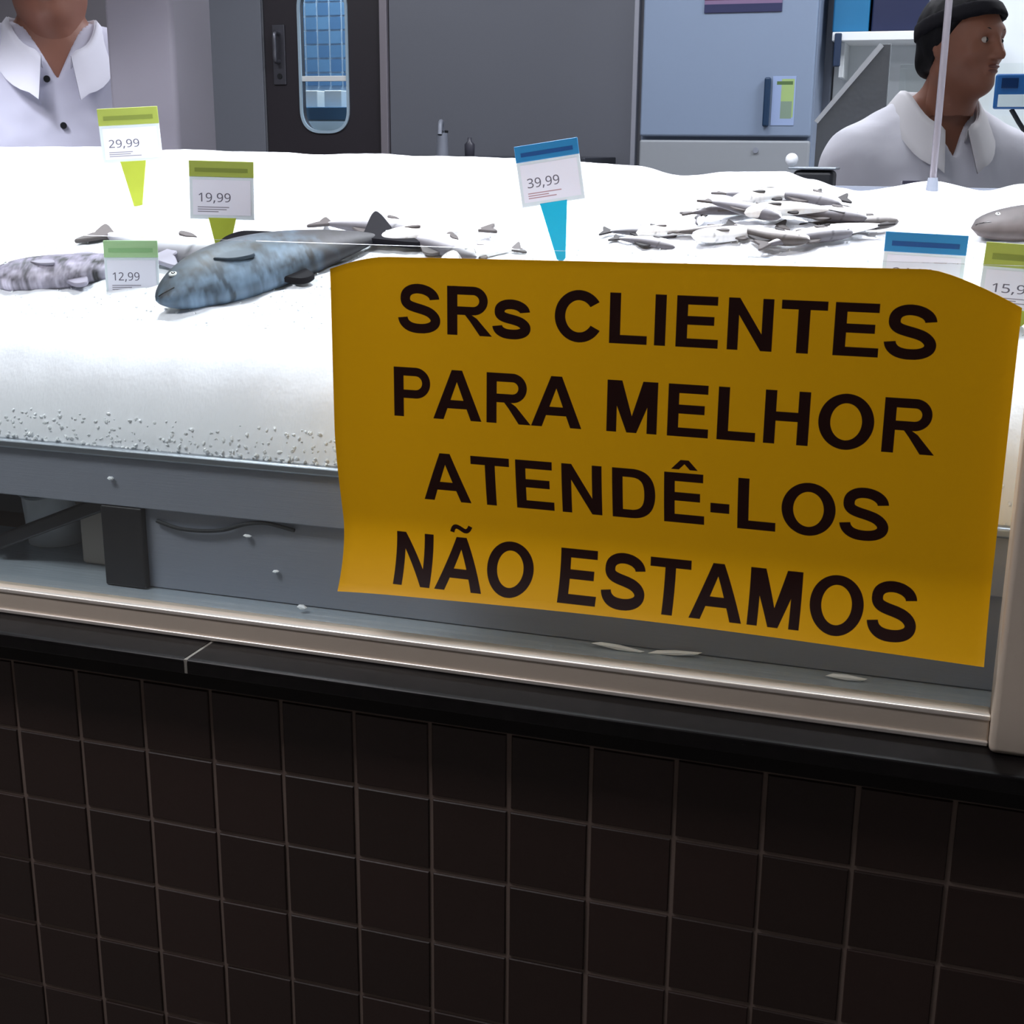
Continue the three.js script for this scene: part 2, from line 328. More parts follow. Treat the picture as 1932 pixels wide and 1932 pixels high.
{
  const NX = 64, NY = 44, p = [], uv = [], idx = [];
  const topAt = x => 1.2425 + (x + 0.622) / 0.617 * 0.007 - 0.0145 * Math.pow(clamp((-0.60 - x) / 0.068, 0, 1), 1.7) - 0.035 * Math.pow(clamp((x + 0.018) / 0.0895, 0, 1), 1.35);
  const botAt = x => 0.853 + 0.005 * Math.sin(Math.PI * clamp((x - SGN.x0) / 0.74, 0, 1));
  const zAt = (x, y) => -0.0285 + 0.042 * Math.pow(clamp((0.935 - y) / 0.095, 0, 1), 1.6) + 0.004 * Math.pow(clamp((-0.6 - x) / 0.07, 0, 1), 2) + 0.001 * Math.sin(x * 9 + 1);
  const T = 0.0016, row = NX + 1, off = row * (NY + 1);
  for (let s = 0; s < 2; s++) for (let j = 0; j <= NY; j++) for (let i = 0; i <= NX; i++) {
    const x = mix(SGN.x0, SGN.x1, i / NX), y = mix(botAt(x), topAt(x), j / NY), slant = 0.014 * (1 - i / NX) * smooth(1.05, 0.85, y);
    p.push(x + slant, y, zAt(x, y) - s * T); uv.push((x - SGN.x0) / (SGN.x1 - SGN.x0), (y - SGN.y0) / (SGN.y1 - SGN.y0));
  }
  for (let j = 0; j < NY; j++) for (let i = 0; i < NX; i++) {
    const a = j * row + i, b = a + 1, c = a + row, d = c + 1;
    idx.push(a, b, d, a, d, c, off + a, off + d, off + b, off + a, off + c, off + d);
  }
  const edge = (a, b) => idx.push(a, off + a, b, b, off + a, off + b);
  for (let i = 0; i < NX; i++) { edge(i + 1, i); edge(NY * row + i, NY * row + i + 1); }
  for (let j = 0; j < NY; j++) { edge(j * row, (j + 1) * row); edge((j + 1) * row + NX, j * row + NX); }
  const g = new THREE.BufferGeometry(); g.setAttribute('position', new THREE.Float32BufferAttribute(p, 3)); g.setAttribute('uv', new THREE.Float32BufferAttribute(uv, 2)); g.setIndex(idx); g.computeVertexNormals();
  const s = mesh('notice_sign', g, phys('#ffffff', 0.5, 0, { map: signTex, specularIntensity: 0.4 }), scene);
  tag(s, 'yellow plastic notice sign with four lines of dark capitals on the glass', 'sign');
}

// ------------------------------------------------------------------ ice tray and what stands under it
{
  const t = thing('display_tray', 'stainless fish display tray holding the ice bed behind the glass', 'tray', [0, 0, 0]);
  mesh('tray_body', box(CX0, CX1, 0.885, 0.94, -1.24, -0.145), M.darkSteel, t);
  mesh('rim', rbox(CX0, CX1, 0.953, 0.965, -0.148, -0.13, 0.004, 3), M.steel, t);
  mesh('apron', rbox(CX0, CX1, 0.883, 0.955, -0.147, -0.138, 0.002), M.darkSteel, t);
  mesh('lower_panel', rbox(-1.0845, CX1, 0.7665, 0.8835, -0.158, -0.15, 0.002), M.darkSteel, t);
  mesh('back_panel', box(CX0, CX1, 0.7575, 1.3, -1.24, -1.225), M.darkSteel, t);
  for (const [x0, x1] of [[-1.084, -1.018], [-1.42, -1.335], [-2.2, -2.14]]) mesh('leg', rbox(x0, x1, 0.7665, 0.8825, -0.1495, -0.1375, 0.003), M.black, t);
  mesh('brace', rbox(-0.12, 0.12, -0.011, 0.011, -0.012, 0.012, 0.004).rotateZ(0.39), M.black, t, [-1.195, 0.836, -0.19]);
  mesh('inner_panel', box(CX0, -1.09, 0.7665, 0.884, -0.42, -0.41), std('#6a6c70', 0.7), t);
}
{
  const t = thing('drip_channel', 'wet stainless drip channel between the glass and the dark tray panel', 'channel', [0, 0, 0]);
  mesh('channel_floor', rbox(CX0, CX1, 0.7575, 0.7655, -0.34, -0.064, 0.002), std('#aebac4', 0.25, 0.35, { bumpMap: speckle, bumpScale: 0.0006 }), t);
  mesh('water_hose', tube([[-1.0, 0.865, -0.1465], [-0.96, 0.858, -0.144], [-0.90, 0.862, -0.144], [-0.86, 0.875, -0.143], [-0.83, 0.879, -0.143], [-0.79, 0.872, -0.1465]], 0.0028, 40), M.rubber, t);
}
{
  const b = thing('plastic_box', 'taupe plastic box standing under the tray beside a black leg', 'box', [-1.135, 0.766, -0.245]);
  mesh('body', rbox(-0.04, 0.04, 0, 0.095, -0.035, 0.035, 0.006), std('#a1988f', 0.7), b);
  mesh('lid', rbox(-0.043, 0.043, 0.09, 0.1, -0.038, 0.038, 0.003), std('#7d766f', 0.7), b);
  const w = thing('white_bucket', 'white bucket standing under the tray behind the diagonal brace', 'bucket', [-1.285, 0.766, -0.3]);
  mesh('body', new THREE.LatheGeometry([[0, 0], [0.042, 0], [0.05, 0.105], [0.053, 0.108], [0.047, 0.108], [0.04, 0.006], [0, 0.006]].map(p => new THREE.Vector2(...p)), 24), std('#e6e9ec', 0.5), w);
  mesh('handle', tube([[-0.052, 0.1, 0], [-0.03, 0.085, 0.045], [0, 0.08, 0.055], [0.03, 0.085, 0.045], [0.052, 0.1, 0]], 0.0025), M.steel, w);
}

// ------------------------------------------------------------------ ice
const RIDGE = [[-2.6, 1.352], [-1.967, 1.358], [-1.72, 1.36], [-1.598, 1.353], [-1.535, 1.356], [-1.328, 1.353], [-1.199, 1.349], [-1.073, 1.352], [-0.984, 1.348], [-0.811, 1.346], [-0.676, 1.341], [-0.564, 1.335], [-0.475, 1.318], [-0.388, 1.326], [-0.294, 1.328], [-0.247, 1.316], [-0.191, 1.302], [-0.163, 1.297], [-0.04, 1.315], [0.048, 1.3], [0.108, 1.313], [0.92, 1.31]];
function ridgeAt(x) {
  for (let i = 1; i < RIDGE.length; i++) if (x <= RIDGE[i][0]) {
    const [a, ya] = RIDGE[i - 1], [b, yb] = RIDGE[i], t = clamp((x - a) / (b - a), 0, 1); return mix(ya, yb, t * t * (3 - 2 * t));
  }
  return RIDGE[RIDGE.length - 1][1];
}
const bump = (x, z, cx, cz, rx, rz, h) => h * Math.exp(-(((x - cx) / rx) ** 2 + ((z - cz) / rz) ** 2));
function iceBase(x, z) {
  const s = -z;
  let y;
  if (s < 0.33) { const t = clamp((s - 0.14) / 0.19, 0, 1); y = 0.957 + 0.158 * (1 - Math.pow(1 - t, 3.2)); }
  else y = 1.115 + (s - 0.33) * 0.305;
  y = Math.min(y, 1.35);
  y += (ridgeAt(x) - 1.35) * smooth(0.62, 1.08, s);
  y += bump(x, z, -0.25, -0.74, 0.16, 0.10, 0.025) + bump(x, z, 0.1, -0.8, 0.12, 0.08, 0.015);
  if (s > 1.1) y -= (s - 1.1) * 1.6;
  return y;
}
function iceY(x, z) {
  const s = -z, k = smooth(0.14, 0.2, s) * (1 - 0.8 * smooth(0.95, 1.08, s));
  return iceBase(x, z) + k * (0.007 * N(x * 13, z * 13, 1) + (0.003 * N(x * 45, z * 45, 2) + 0.0013 * N(x * 130, z * 130, 3)) * (0.35 + 0.65 * smooth(0.25, 0.36, s)));
}
{
  const NX = 500, NZ = 170, g = new THREE.BufferGeometry(), p = [], idx = [], uv = [];
  for (let j = 0; j <= NZ; j++) for (let i = 0; i <= NX; i++) {
    const x = mix(CX0 + 0.005, CX1 - 0.005, i / NX), z = -mix(0.14, 1.222, j / NZ);
    const edge = j === 0 || j === NZ || i === 0 || i === NX;
    p.push(x, edge ? 0.945 : iceY(x, z), z); uv.push(x * 4, z * 4);
  }
  for (let j = 0; j < NZ; j++) for (let i = 0; i < NX; i++) { const a = j * (NX + 1) + i, b = a + 1, c = a + NX + 1, d = c + 1; idx.push(a, b, d, a, d, c); }
  g.setAttribute('position', new THREE.Float32BufferAttribute(p, 3)); g.setAttribute('uv', new THREE.Float32BufferAttribute(uv, 2)); g.setIndex(idx); g.computeVertexNormals();
  const iceM = phys('#f0f3f8', 0.5, 0, { bumpMap: speckle, bumpScale: 0.0006 });
  const ice = mesh('ice_bed', g, iceM, scene);
  ice.userData = { kind: 'stuff', label: 'white bed of crushed ice sloping up behind the glass', category: 'ice' };
  const chip = new THREE.IcosahedronGeometry(1, 0), q = chip.attributes.position;
  for (let i = 0; i < q.count; i++) { const k = 0.75 + 0.5 * Math.abs(N(q.getX(i) * 3, q.getY(i) * 3, q.getZ(i) * 3)); q.setXYZ(i, q.getX(i) * k, q.getY(i) * k * 0.6, q.getZ(i) * k); }
  chip.computeVertexNormals();
  const inst = new THREE.InstancedMesh(chip, phys('#f3f7fa', 0.25), 5200), m4 = new THREE.Matrix4(), Q = new THREE.Quaternion(), E = new THREE.Euler();
  for (let i = 0; i < 5200; i++) {
    const front = i < 2000, x = rr(-1.75, 0.5), z = front ? -(0.1405 + 0.02 * Math.pow(rnd(), 2.6)) : -rr(0.3, 1.05), s = front ? rr(0.0015, 0.0042) : rr(0.001, 0.003);
    E.set(rr(0, 6), rr(0, 6), rr(0, 6)); Q.setFromEuler(E);
    m4.compose(new THREE.Vector3(x, iceY(x, z) + 0.0005, z), Q, new THREE.Vector3(s * rr(0.7, 1.5), s, s)); inst.setMatrixAt(i, m4);
  }
  inst.name = 'crushed_ice'; inst.userData.kind = 'stuff'; inst.castShadow = inst.receiveShadow = true; ice.add(inst);
  for (const [x, y, z, s, w] of [[-1.06, 0.923, -0.1335, 0.005, 1], [-0.86, 0.858, -0.145, 0.004, 1.8], [-0.82, 0.812, -0.146, 0.004, 1.4], [-0.772, 0.774, -0.125, 0.006, 1.3], [-0.345, 0.769, -0.135, 0.006, 7], [-0.275, 0.769, -0.14, 0.006, 7], [-0.07, 0.769, -0.13, 0.006, 5]]) {
    const o = mesh(numbered('ice_chip'), chip, phys('#f7fbff', 0.2), scene, [x, y, z]); o.scale.set(s * w, s, s); o.rotation.z = rr(-0.15, 0.15);
    tag(o, y > 0.79 ? 'white ice chip stuck to the dark tray panel' : 'sliver of ice lying in the wet drip channel', 'ice', y > 0.79 ? 'ice chips on the tray panel' : 'ice slivers in the channel');
  }
}

// ------------------------------------------------------------------ fish
const defaultProf = s => Math.pow(Math.sin(Math.PI * Math.pow(s, 0.62)), 0.75) * (1 - 0.12 * s) + 0.10 * s;
function fishGeo(L, D, T, opt = {}) {          // along x (head at -x), lying on its side: y is thickness, z is depth (back toward -z)
  const n = opt.n || 40, m = opt.m || 20, p = [], col = [], idx = [];
  const prof = opt.prof || defaultProf;
  for (let i = 0; i <= n; i++) {
    const s = i / n, h = D / 2 * Math.max(0.02, prof(s)), w = T / 2 * Math.max(0.02, Math.pow(prof(s), 0.9));
    for (let j = 0; j <= m; j++) {
      const a = j / m * Math.PI * 2, x = (s - 0.5) * L, bend = (opt.bend || 0) * (s - 0.4) * (s - 0.4) * L;
      p.push(x, w * Math.sin(a), h * Math.cos(a) + bend);
      const c = opt.color(s, -Math.cos(a), x, h * Math.cos(a)); col.push(...c);
    }
  }
  for (let i = 0; i < n; i++) for (let j = 0; j < m; j++) { const a = i * (m + 1) + j, b = a + 1, c = a + m + 1, d = c + 1; idx.push(a, b, d, a, d, c); }
  const g = new THREE.BufferGeometry(); g.setAttribute('position', new THREE.Float32BufferAttribute(p, 3)); g.setAttribute('color', new THREE.Float32BufferAttribute(col, 3)); g.setIndex(idx); g.computeVertexNormals();
  return g;
}
function finGeo(pts, t) {
  const s = new THREE.Shape(); s.moveTo(...pts[0]); s.splineThru(pts.slice(1).map(p => new THREE.Vector2(...p))); s.closePath();
  return new THREE.ExtrudeGeometry(s, { depth: t, bevelEnabled: true, bevelThickness: t * 0.4, bevelSize: t * 0.4, bevelSegments: 1, curveSegments: 6 }).translate(0, 0, -t / 2).rotateX(Math.PI / 2);
}
const eyeWhite = phys('#cfd3d0', 0.15), eyeDark = phys('#0c0c0e', 0.1);
const SLOPE = new THREE.Vector3(0, 0.956, 0.292).normalize();
function fish(name, label, group, L, D, T, mats, opt) {
  const f = thing(name, label, 'fish', [0, 0, 0], 0, group);
  const body = mesh('body', fishGeo(L, D, T, opt), mats.body, f);
  const b = (opt.bend || 0) * 0.36 * L;
  const tail = mesh('tail_fin', finGeo([[L * 0.44, 0], [L * 0.50, -D * 0.16], [L * 0.62, -D * 0.46], [L * 0.60, -D * 0.1], [L * 0.585, 0], [L * 0.60, D * 0.1], [L * 0.62, D * 0.46], [L * 0.50, D * 0.16]], T * 0.09), mats.fin, f);
  tail.position.z = b * 0.95;
  mesh('dorsal_fin', finGeo([[-L * 0.12, -D * 0.40], [-L * 0.06, -D * 0.64], [L * 0.03, -D * 0.70], [L * 0.10, -D * 0.60], [L * 0.2, -D * 0.34], [L * 0.05, -D * 0.36]], T * 0.08), mats.fin, f);
  mesh('pelvic_fin', finGeo([[-L * 0.02, D * 0.40], [L * 0.05, D * 0.62], [L * 0.11, D * 0.60], [L * 0.10, D * 0.36]], T * 0.08), mats.fin, f);
  const pec = mesh('pectoral_fin', finGeo([[0, 0], [L * 0.06, D * 0.13], [L * 0.14, D * 0.18], [L * 0.13, D * 0.06], [L * 0.07, -D * 0.02]], T * 0.05), mats.side || mats.fin, f, [-L * 0.22, T * 0.475, D * 0.06]);
  pec.rotation.z = 0.03;
  const prof = opt.prof || defaultProf, skinY = (u, v) => T / 2 * Math.pow(prof(u), 0.9) * Math.sqrt(Math.max(0, 1 - (v / (D / 2 * prof(u))) ** 2));
  const bendAt = u => (opt.bend || 0) * (u - 0.4) * (u - 0.4) * L, on = (u, v, lift = 0) => [(u - 0.5) * L, skinY(u, v) + lift, v + bendAt(u)];
  const er = D * 0.05, eye = mesh('eye', new THREE.SphereGeometry(er, 14, 10).scale(1, 0.4, 1), eyeWhite, f, on(0.11, -D * 0.09));
  mesh('pupil', new THREE.SphereGeometry(er * 0.6, 10, 8).scale(1, 0.4, 1), eyeDark, eye, [0, er * 0.2, 0]);
  mesh('mouth', tube([on(0.012, D * 0.02), on(0.04, D * 0.06), on(0.075, D * 0.10)], D * 0.007, 8, 6), eyeDark, f);
  return f;
}
function lay(f, x, z, dir, lift = 0, tiltBack = 0) {      // dir: where the tail points, degrees from +x toward the back
  const up = SLOPE.clone(), a = dir * Math.PI / 180;
  let X = new THREE.Vector3(Math.cos(a), 0, -Math.sin(a)); X.addScaledVector(up, -X.dot(up)).normalize();
  const Z = new THREE.Vector3().crossVectors(X, up).normalize();
  const m = new THREE.Matrix4().makeBasis(X, up, Z); f.quaternion.setFromRotationMatrix(m);
  if (tiltBack) f.rotateX(tiltBack);
  f.position.set(x, iceBase(x, z) + lift, z);
  return f;
}
const skinMat = () => phys('#ffffff', 0.6, 0, { vertexColors: true, clearcoat: 0.08, clearcoatRoughness: 0.4 });
const hexLin = h => { const c = new THREE.Color(h); return [c.r, c.g, c.b]; };
const mixC = (a, b, t) => a.map((v, i) => mix(v, b[i], t));
const fishColor = (back, side, belly, mottle, scaleN, tail, blotch = 0) => {
  const B = hexLin(back), S = hexLin(side), W = hexLin(belly), Tl = tail && hexLin(tail);
  return (s, d, x, z) => {                        // d: 1 along the back, -1 along the belly
    let c = d > 0 ? mixC(S, B, smooth(0.1, 0.8, d)) : mixC(S, W, smooth(0.1, 0.85, -d));
    if (Tl) c = mixC(c, Tl, smooth(0.6, 0.74, s + 0.12 * N(x * 40, z * 40, 6)));
    const k = 1 + mottle * (N(x * scaleN, z * scaleN, d * 2) + 0.6 * N(x * scaleN * 3, z * scaleN * 3, 4) + 0.5 * N(x * scaleN * 7, z * scaleN * 7, 9)) - blotch * smooth(0.15, 0.35, N(x * scaleN * 1.7, z * scaleN * 1.7, 12));
    const gill = Math.abs(s - 0.235 - 0.03 * d * d) < 0.012 ? 0.45 : 1;
    return c.map(v => clamp(v * k * gill, 0.003, 0.95));
  };
};
const bodyMat = skinMat();
{
  const f = fish('blue_grey_fish', 'large blue-grey whole fish with a dark tail lying on the ice', null, 0.37, 0.14, 0.07,
    { body: bodyMat, fin: phys('#121116', 0.7, 0, { specularIntensity: 0.2 }), side: phys('#33424f', 0.6) }, { color: fishColor('#1c2631', '#31424f', '#5f7488', 0.9, 26, '#16151b', 0.5), bend: 0.25, n: 120, m: 48, prof: s => Math.pow(Math.sin(Math.PI * Math.pow(s, 0.74)), 0.85) * (1 - 0.1 * s) + 0.13 * s });
  lay(f, -1.01, -0.49, 56, 0.026, 0.18);
}
{
  const f = fish('mottled_fish', 'mottled mauve-grey fish behind a half-buried lime price tag', null, 0.27, 0.085, 0.05,
    { body: bodyMat, fin: phys('#8b8694', 0.5) }, { color: fishColor('#4a4553', '#6f687a', '#a39dab', 1.0, 36, null, 0.5), bend: -0.15, n: 100, m: 40 });
  lay(f, -1.33, -0.455, 22, 0.014, 0.1);
}
const paleMats = { body: bodyMat, fin: phys('#494240', 0.6) }, paleDark = { body: bodyMat, fin: phys('#1b1515', 0.6) };
{
  const f = fish('white_fish', 'long silvery white fish with a grey back beside the lime tag', null, 0.30, 0.085, 0.045, paleMats, { color: fishColor('#8d8b92', '#e4e6e9', '#f1f1f1', 0.12, 30), bend: 0.3 });
  lay(f, -1.235, -0.575, 172, 0.008);
}
{
  const cols = [fishColor('#5f5b60', '#e0dfe2', '#f2f2f2', 0.12, 40), fishColor('#4b4441', '#d8d2ce', '#f2efec', 0.2, 40)];
  const put = (label, group, list, mats, L, D, T) => {
    const protos = cols.map(c => null);
    list.forEach(([x, z, dir, lift, k = 1], i) => {
      const v = i % 2; let f;
      if (!protos[v]) { f = fish('pale_fish', label, group, L, D, T, mats[v], { color: cols[v], bend: v ? 0.35 : -0.2 }); protos[v] = f; }
      else { f = protos[v].clone(); f.name = numbered('pale_fish'); scene.add(f); }
      lay(f, x, z, dir, lift, rr(-0.25, 0.25)); f.scale.setScalar(k);
    });
  };
  put('slim silver-white fish lying on the ice beside the large blue-grey fish', 'silver-white fish by the large fish',
    [[-0.90, -0.685, 168, 0.012, 1.1], [-0.80, -0.66, 25, 0.014], [-0.76, -0.62, 150, 0.012], [-0.70, -0.60, 40, 0.008, 0.7]], [paleMats, paleMats], 0.17, 0.05, 0.03);
  put('small pale fish with a dark tail lying loose between the blue tag and the heap', 'small pale fish between tag and heap',
    [[-0.455, -0.70, 175, 0.01], [-0.41, -0.69, 12, 0.012], [-0.44, -0.66, 160, 0.008, 0.9], [-0.36, -0.685, 200, 0.01, 0.8], [-0.375, -0.745, 95, 0.01, 0.6]], [paleDark, paleMats], 0.11, 0.026, 0.018);
  put('small pale fish with a dark tail in the heap on the ice', 'heap of small pale fish',
    [[-0.31, -0.67, 20, 0.01], [-0.26, -0.66, 160, 0.012], [-0.20, -0.665, 205, 0.012], [-0.165, -0.69, 30, 0.012], [-0.30, -0.72, 150, 0.022], [-0.24, -0.715, 15, 0.026], [-0.185, -0.725, 170, 0.022], [-0.14, -0.73, 190, 0.012], [-0.33, -0.76, 200, 0.014], [-0.275, -0.775, 25, 0.03], [-0.22, -0.77, 155, 0.032], [-0.17, -0.775, 335, 0.018], [-0.29, -0.82, 165, 0.022], [-0.24, -0.825, 20, 0.026], [-0.195, -0.82, 320, 0.018], [-0.26, -0.86, 175, 0.012]], [paleMats, paleDark], 0.13, 0.03, 0.022);
}
{
  const f = fish('brown_grey_fish', 'brown-grey fish lying on the ice behind the blue and lime tags', null, 0.34, 0.075, 0.04,
    { body: bodyMat, fin: phys('#6b5c5a', 0.45) }, { color: fishColor('#2c2728', '#453b39', '#5c514e', 0.4, 30), bend: 0.1 });
  lay(f, 0.19, -0.77, 14, 0.022, 0.3);
}

// ------------------------------------------------------------------ price tags
function priceTag(label, x, z, o) {
  const t = thing('price_tag', label, 'price tag', [x, iceBase(x, z) - (o.sink || 0), z], 0);
  t.rotation.set(o.lean || -0.05, o.turn || 0, o.tilt || 0, 'YXZ');
  const w = o.w / 2, sh = o.stake, ch = o.card, hh = o.header;
  const st = new THREE.Shape(); st.moveTo(-w * 0.13, 0.004); st.quadraticCurveTo(0, -0.004, w * 0.13, 0.004); st.lineTo(w * 0.42, sh); st.lineTo(-w * 0.42, sh); st.closePath();
  mesh('stake', new THREE.ExtrudeGeometry(st, { depth: 0.003, bevelEnabled: true, bevelThickness: 0.0006, bevelSize: 0.0006, bevelSegments: 1 }).translate(0, 0, -0.0015), phys(o.color, 0.4), t);
  mesh('holder', rbox(-w, w, sh - 0.002, sh + ch + hh, -0.0015, 0.0015, 0.001), phys('#dfe9ee', 0.25), t);
  const card = mesh('card', new THREE.PlaneGeometry(o.w * 0.9, ch * 0.86).translate(0, sh + ch * 0.5, 0.0019), std('#ffffff', 0.6, 0, {
    map: canvasTex(320, 224, (c, W, H) => {
      c.fillStyle = '#e9e9f4'; c.fillRect(0, 0, W, H);
      c.fillStyle = '#5a5866'; c.font = '76px sans-serif'; c.textBaseline = 'middle'; c.fillText(o.price, 26, H * 0.5);
      c.fillStyle = o.ink || '#8b8894'; for (let k = 0; k < 3; k++) c.fillRect(26, H * 0.76 + k * 14, 150 + 40 * Math.sin(k * 4 + x * 9), 6);
    }) }), t);
  const hd = mesh('header', rbox(-w, w, sh + ch, sh + ch + hh, -0.002, 0.0025, 0.001), phys(o.color2 || o.color, 0.4), t);
  mesh('header_stripe', box(-w * 0.82, w * 0.82, sh + ch + hh * 0.3, sh + ch + hh * 0.55, 0.0025, 0.0028), phys(o.stripe, 0.5), hd);
  return t;
}
const LIME = { color: '#aebb3e', color2: '#a3b050', stripe: '#7f8c3a' }, BLUE = { color: '#12b4d8', color2: '#2a7fb4', stripe: '#0f4a86' };
priceTag('lime price tag on a stake in front of the grey column', -1.425, -0.79, { ...LIME, w: 0.108, stake: 0.083, card: 0.064, header: 0.03, price: '29,99', turn: 0.38, tilt: 0.06, sink: 0.006 });
priceTag('lime price tag on a stake just behind the large blue-grey fish', -1.116, -0.555, { ...LIME, w: 0.102, stake: 0.066, card: 0.064, header: 0.025, price: '19,99', turn: 0.38, tilt: -0.02, sink: 0 });
priceTag('tilted blue price tag on a bright cyan stake above the yellow sign', -0.56, -0.60, { ...BLUE, w: 0.096, stake: 0.088, card: 0.064, header: 0.024, price: '39,99', turn: 0.2, tilt: 0.16, ink: '#b08a92' });
priceTag('blue price tag standing low on the ice beside the brown-grey fish', -0.034, -0.50, { ...BLUE, w: 0.105, stake: 0.02, card: 0.052, header: 0.026, price: '24,99', turn: 0.02, tilt: -0.03, sink: 0.007 });
priceTag('lime price tag standing low on the ice next to a blue tag', 0.09, -0.44, { ...LIME, w: 0.105, stake: 0.02, card: 0.052, header: 0.03, price: '15,99', turn: 0, tilt: -0.05, sink: 0 });
priceTag('pale lime price tag half buried in front of the mottled fish', -1.205, -0.43, { ...LIME, color2: '#a9cf9a', stripe: '#8ebd83', w: 0.082, stake: 0.02, card: 0.058, header: 0.026, price: '12,99', turn: 0.42, sink: 0.03 });

// ------------------------------------------------------------------ counter posts and back-room furniture
{
  const t = thing('chrome_rod', 'thin upright chrome rod rising from the ice in front of the worker', 'rod', [-0.039, 1.29, -1.05]);
  mesh('rod', new THREE.CylinderGeometry(0.006, 0.006, 0.75, 14).translate(0, 0.375, 0), std('#a7a0a8', 0.3, 0.7), t);
  mesh('base', new THREE.CylinderGeometry(0.008, 0.012, 0.03, 16).translate(0, 0.015, 0), M.darkSteel, t);
}
{
  struct('column', rbox(-1.79, -1.622, 0, CEILING_Y - 0.001, -1.42, -1.255, 0.012, 3), phys('#68646c', 0.5), [0, 0, 0], 'grey painted square column behind the ice bed');
}
{
  const f = thing('upright_refrigerator', 'pale blue-white upright refrigerator against the back wall', 'refrigerator', [-0.944, 0, -4.44]);
  f.scale.x = 0.935;
  mesh('body', rbox(-0.40, 0.38, 0.02, 2.4, -0.35, 0.0, 0.012, 3), std('#7f8ca2', 0.5), f);
  mesh('door', rbox(-0.395, 0.375, 1.42, 2.39, 0.001, 0.04, 0.01, 3), std('#8292aa', 0.42), f);
  mesh('drawer', rbox(-0.395, 0.375, 0.1, 1.405, 0.001, 0.04, 0.01, 3), std('#93989e', 0.42), f);
  mesh('handle', rbox(0.165, 0.192, 1.46, 1.655, 0.04, 0.07, 0.008, 3), std('#12304e', 0.4), f);
  mesh('sticker', rbox(0.198, 0.30, 1.465, 1.66, 0.04, 0.0425, 0.001), std('#ffffff', 0.6, 0, { map: canvasTex(128, 256, (c) => {
    c.fillStyle = '#93a6cc'; c.fillRect(0, 0, 128, 256); c.fillStyle = '#9db876'; c.fillRect(50, 14, 70, 200); c.fillStyle = '#4f6b3c'; c.fillRect(24, 26, 88, 18); c.fillStyle = '#7c9180'; c.fillRect(50, 130, 62, 90);
  }) }), f);
  mesh('name_plate', rbox(-0.12, 0.22, 1.91, 2.05, 0.04, 0.046, 0.002), std('#ffffff', 0.5, 0, { map: canvasTex(256, 128, (c) => {
    c.fillStyle = '#7d6687'; c.fillRect(0, 0, 256, 128); c.fillStyle = '#4a2440'; c.fillRect(0, 50, 256, 34); c.fillStyle = '#262a52'; c.fillRect(0, 98, 256, 30);
  }) }), f);
  mesh('screw', new THREE.CylinderGeometry(0.012, 0.012, 0.01, 12).rotateX(Math.PI / 2).translate(0.14, 1.365, 0.043), M.darkSteel, f);
}
{
  const t = thing('steel_worktop', 'dark steel worktop along the back wall beside the refrigerator', 'worktop', [-2.0, 0, -4.45]);
  mesh('top', rbox(-0.66, 0.5, 1.30, 1.33, -0.3, 0.25, 0.005), std('#44474f', 0.4, 0.5), t);
  mesh('front', rbox(-0.64, 0.48, 0.02, 1.30, -0.28, 0.22, 0.005), std('#3a3d45', 0.5, 0.3), t);
  const f = thing('mixer_tap', 'dark mixer tap standing on the steel worktop', 'tap', [-2.24, 1.33, -4.45]);
  mesh('body', new THREE.CylinderGeometry(0.024, 0.03, 0.1, 18).translate(0, 0.05, 0), M.darkSteel, f);
  mesh('spout', tube([[0, 0.09, 0], [0.01, 0.14, 0.03], [0.03, 0.14, 0.1], [0.035, 0.09, 0.12]], 0.011), M.darkSteel, f);
  mesh('lever', rbox(-0.012, 0.012, 0.1, 0.112, -0.05, 0.03, 0.004), M.black, f);
  const s = thing('soap_bottle', 'small dark bottle beside the mixer tap', 'bottle', [-2.1, 1.33, -4.43]);
  mesh('body', new THREE.LatheGeometry([[0, 0], [0.022, 0], [0.024, 0.05], [0.01, 0.065], [0.01, 0.08], [0, 0.08]].map(p => new THREE.Vector2(...p)), 18), phys('#45454f', 0.3), s);
}
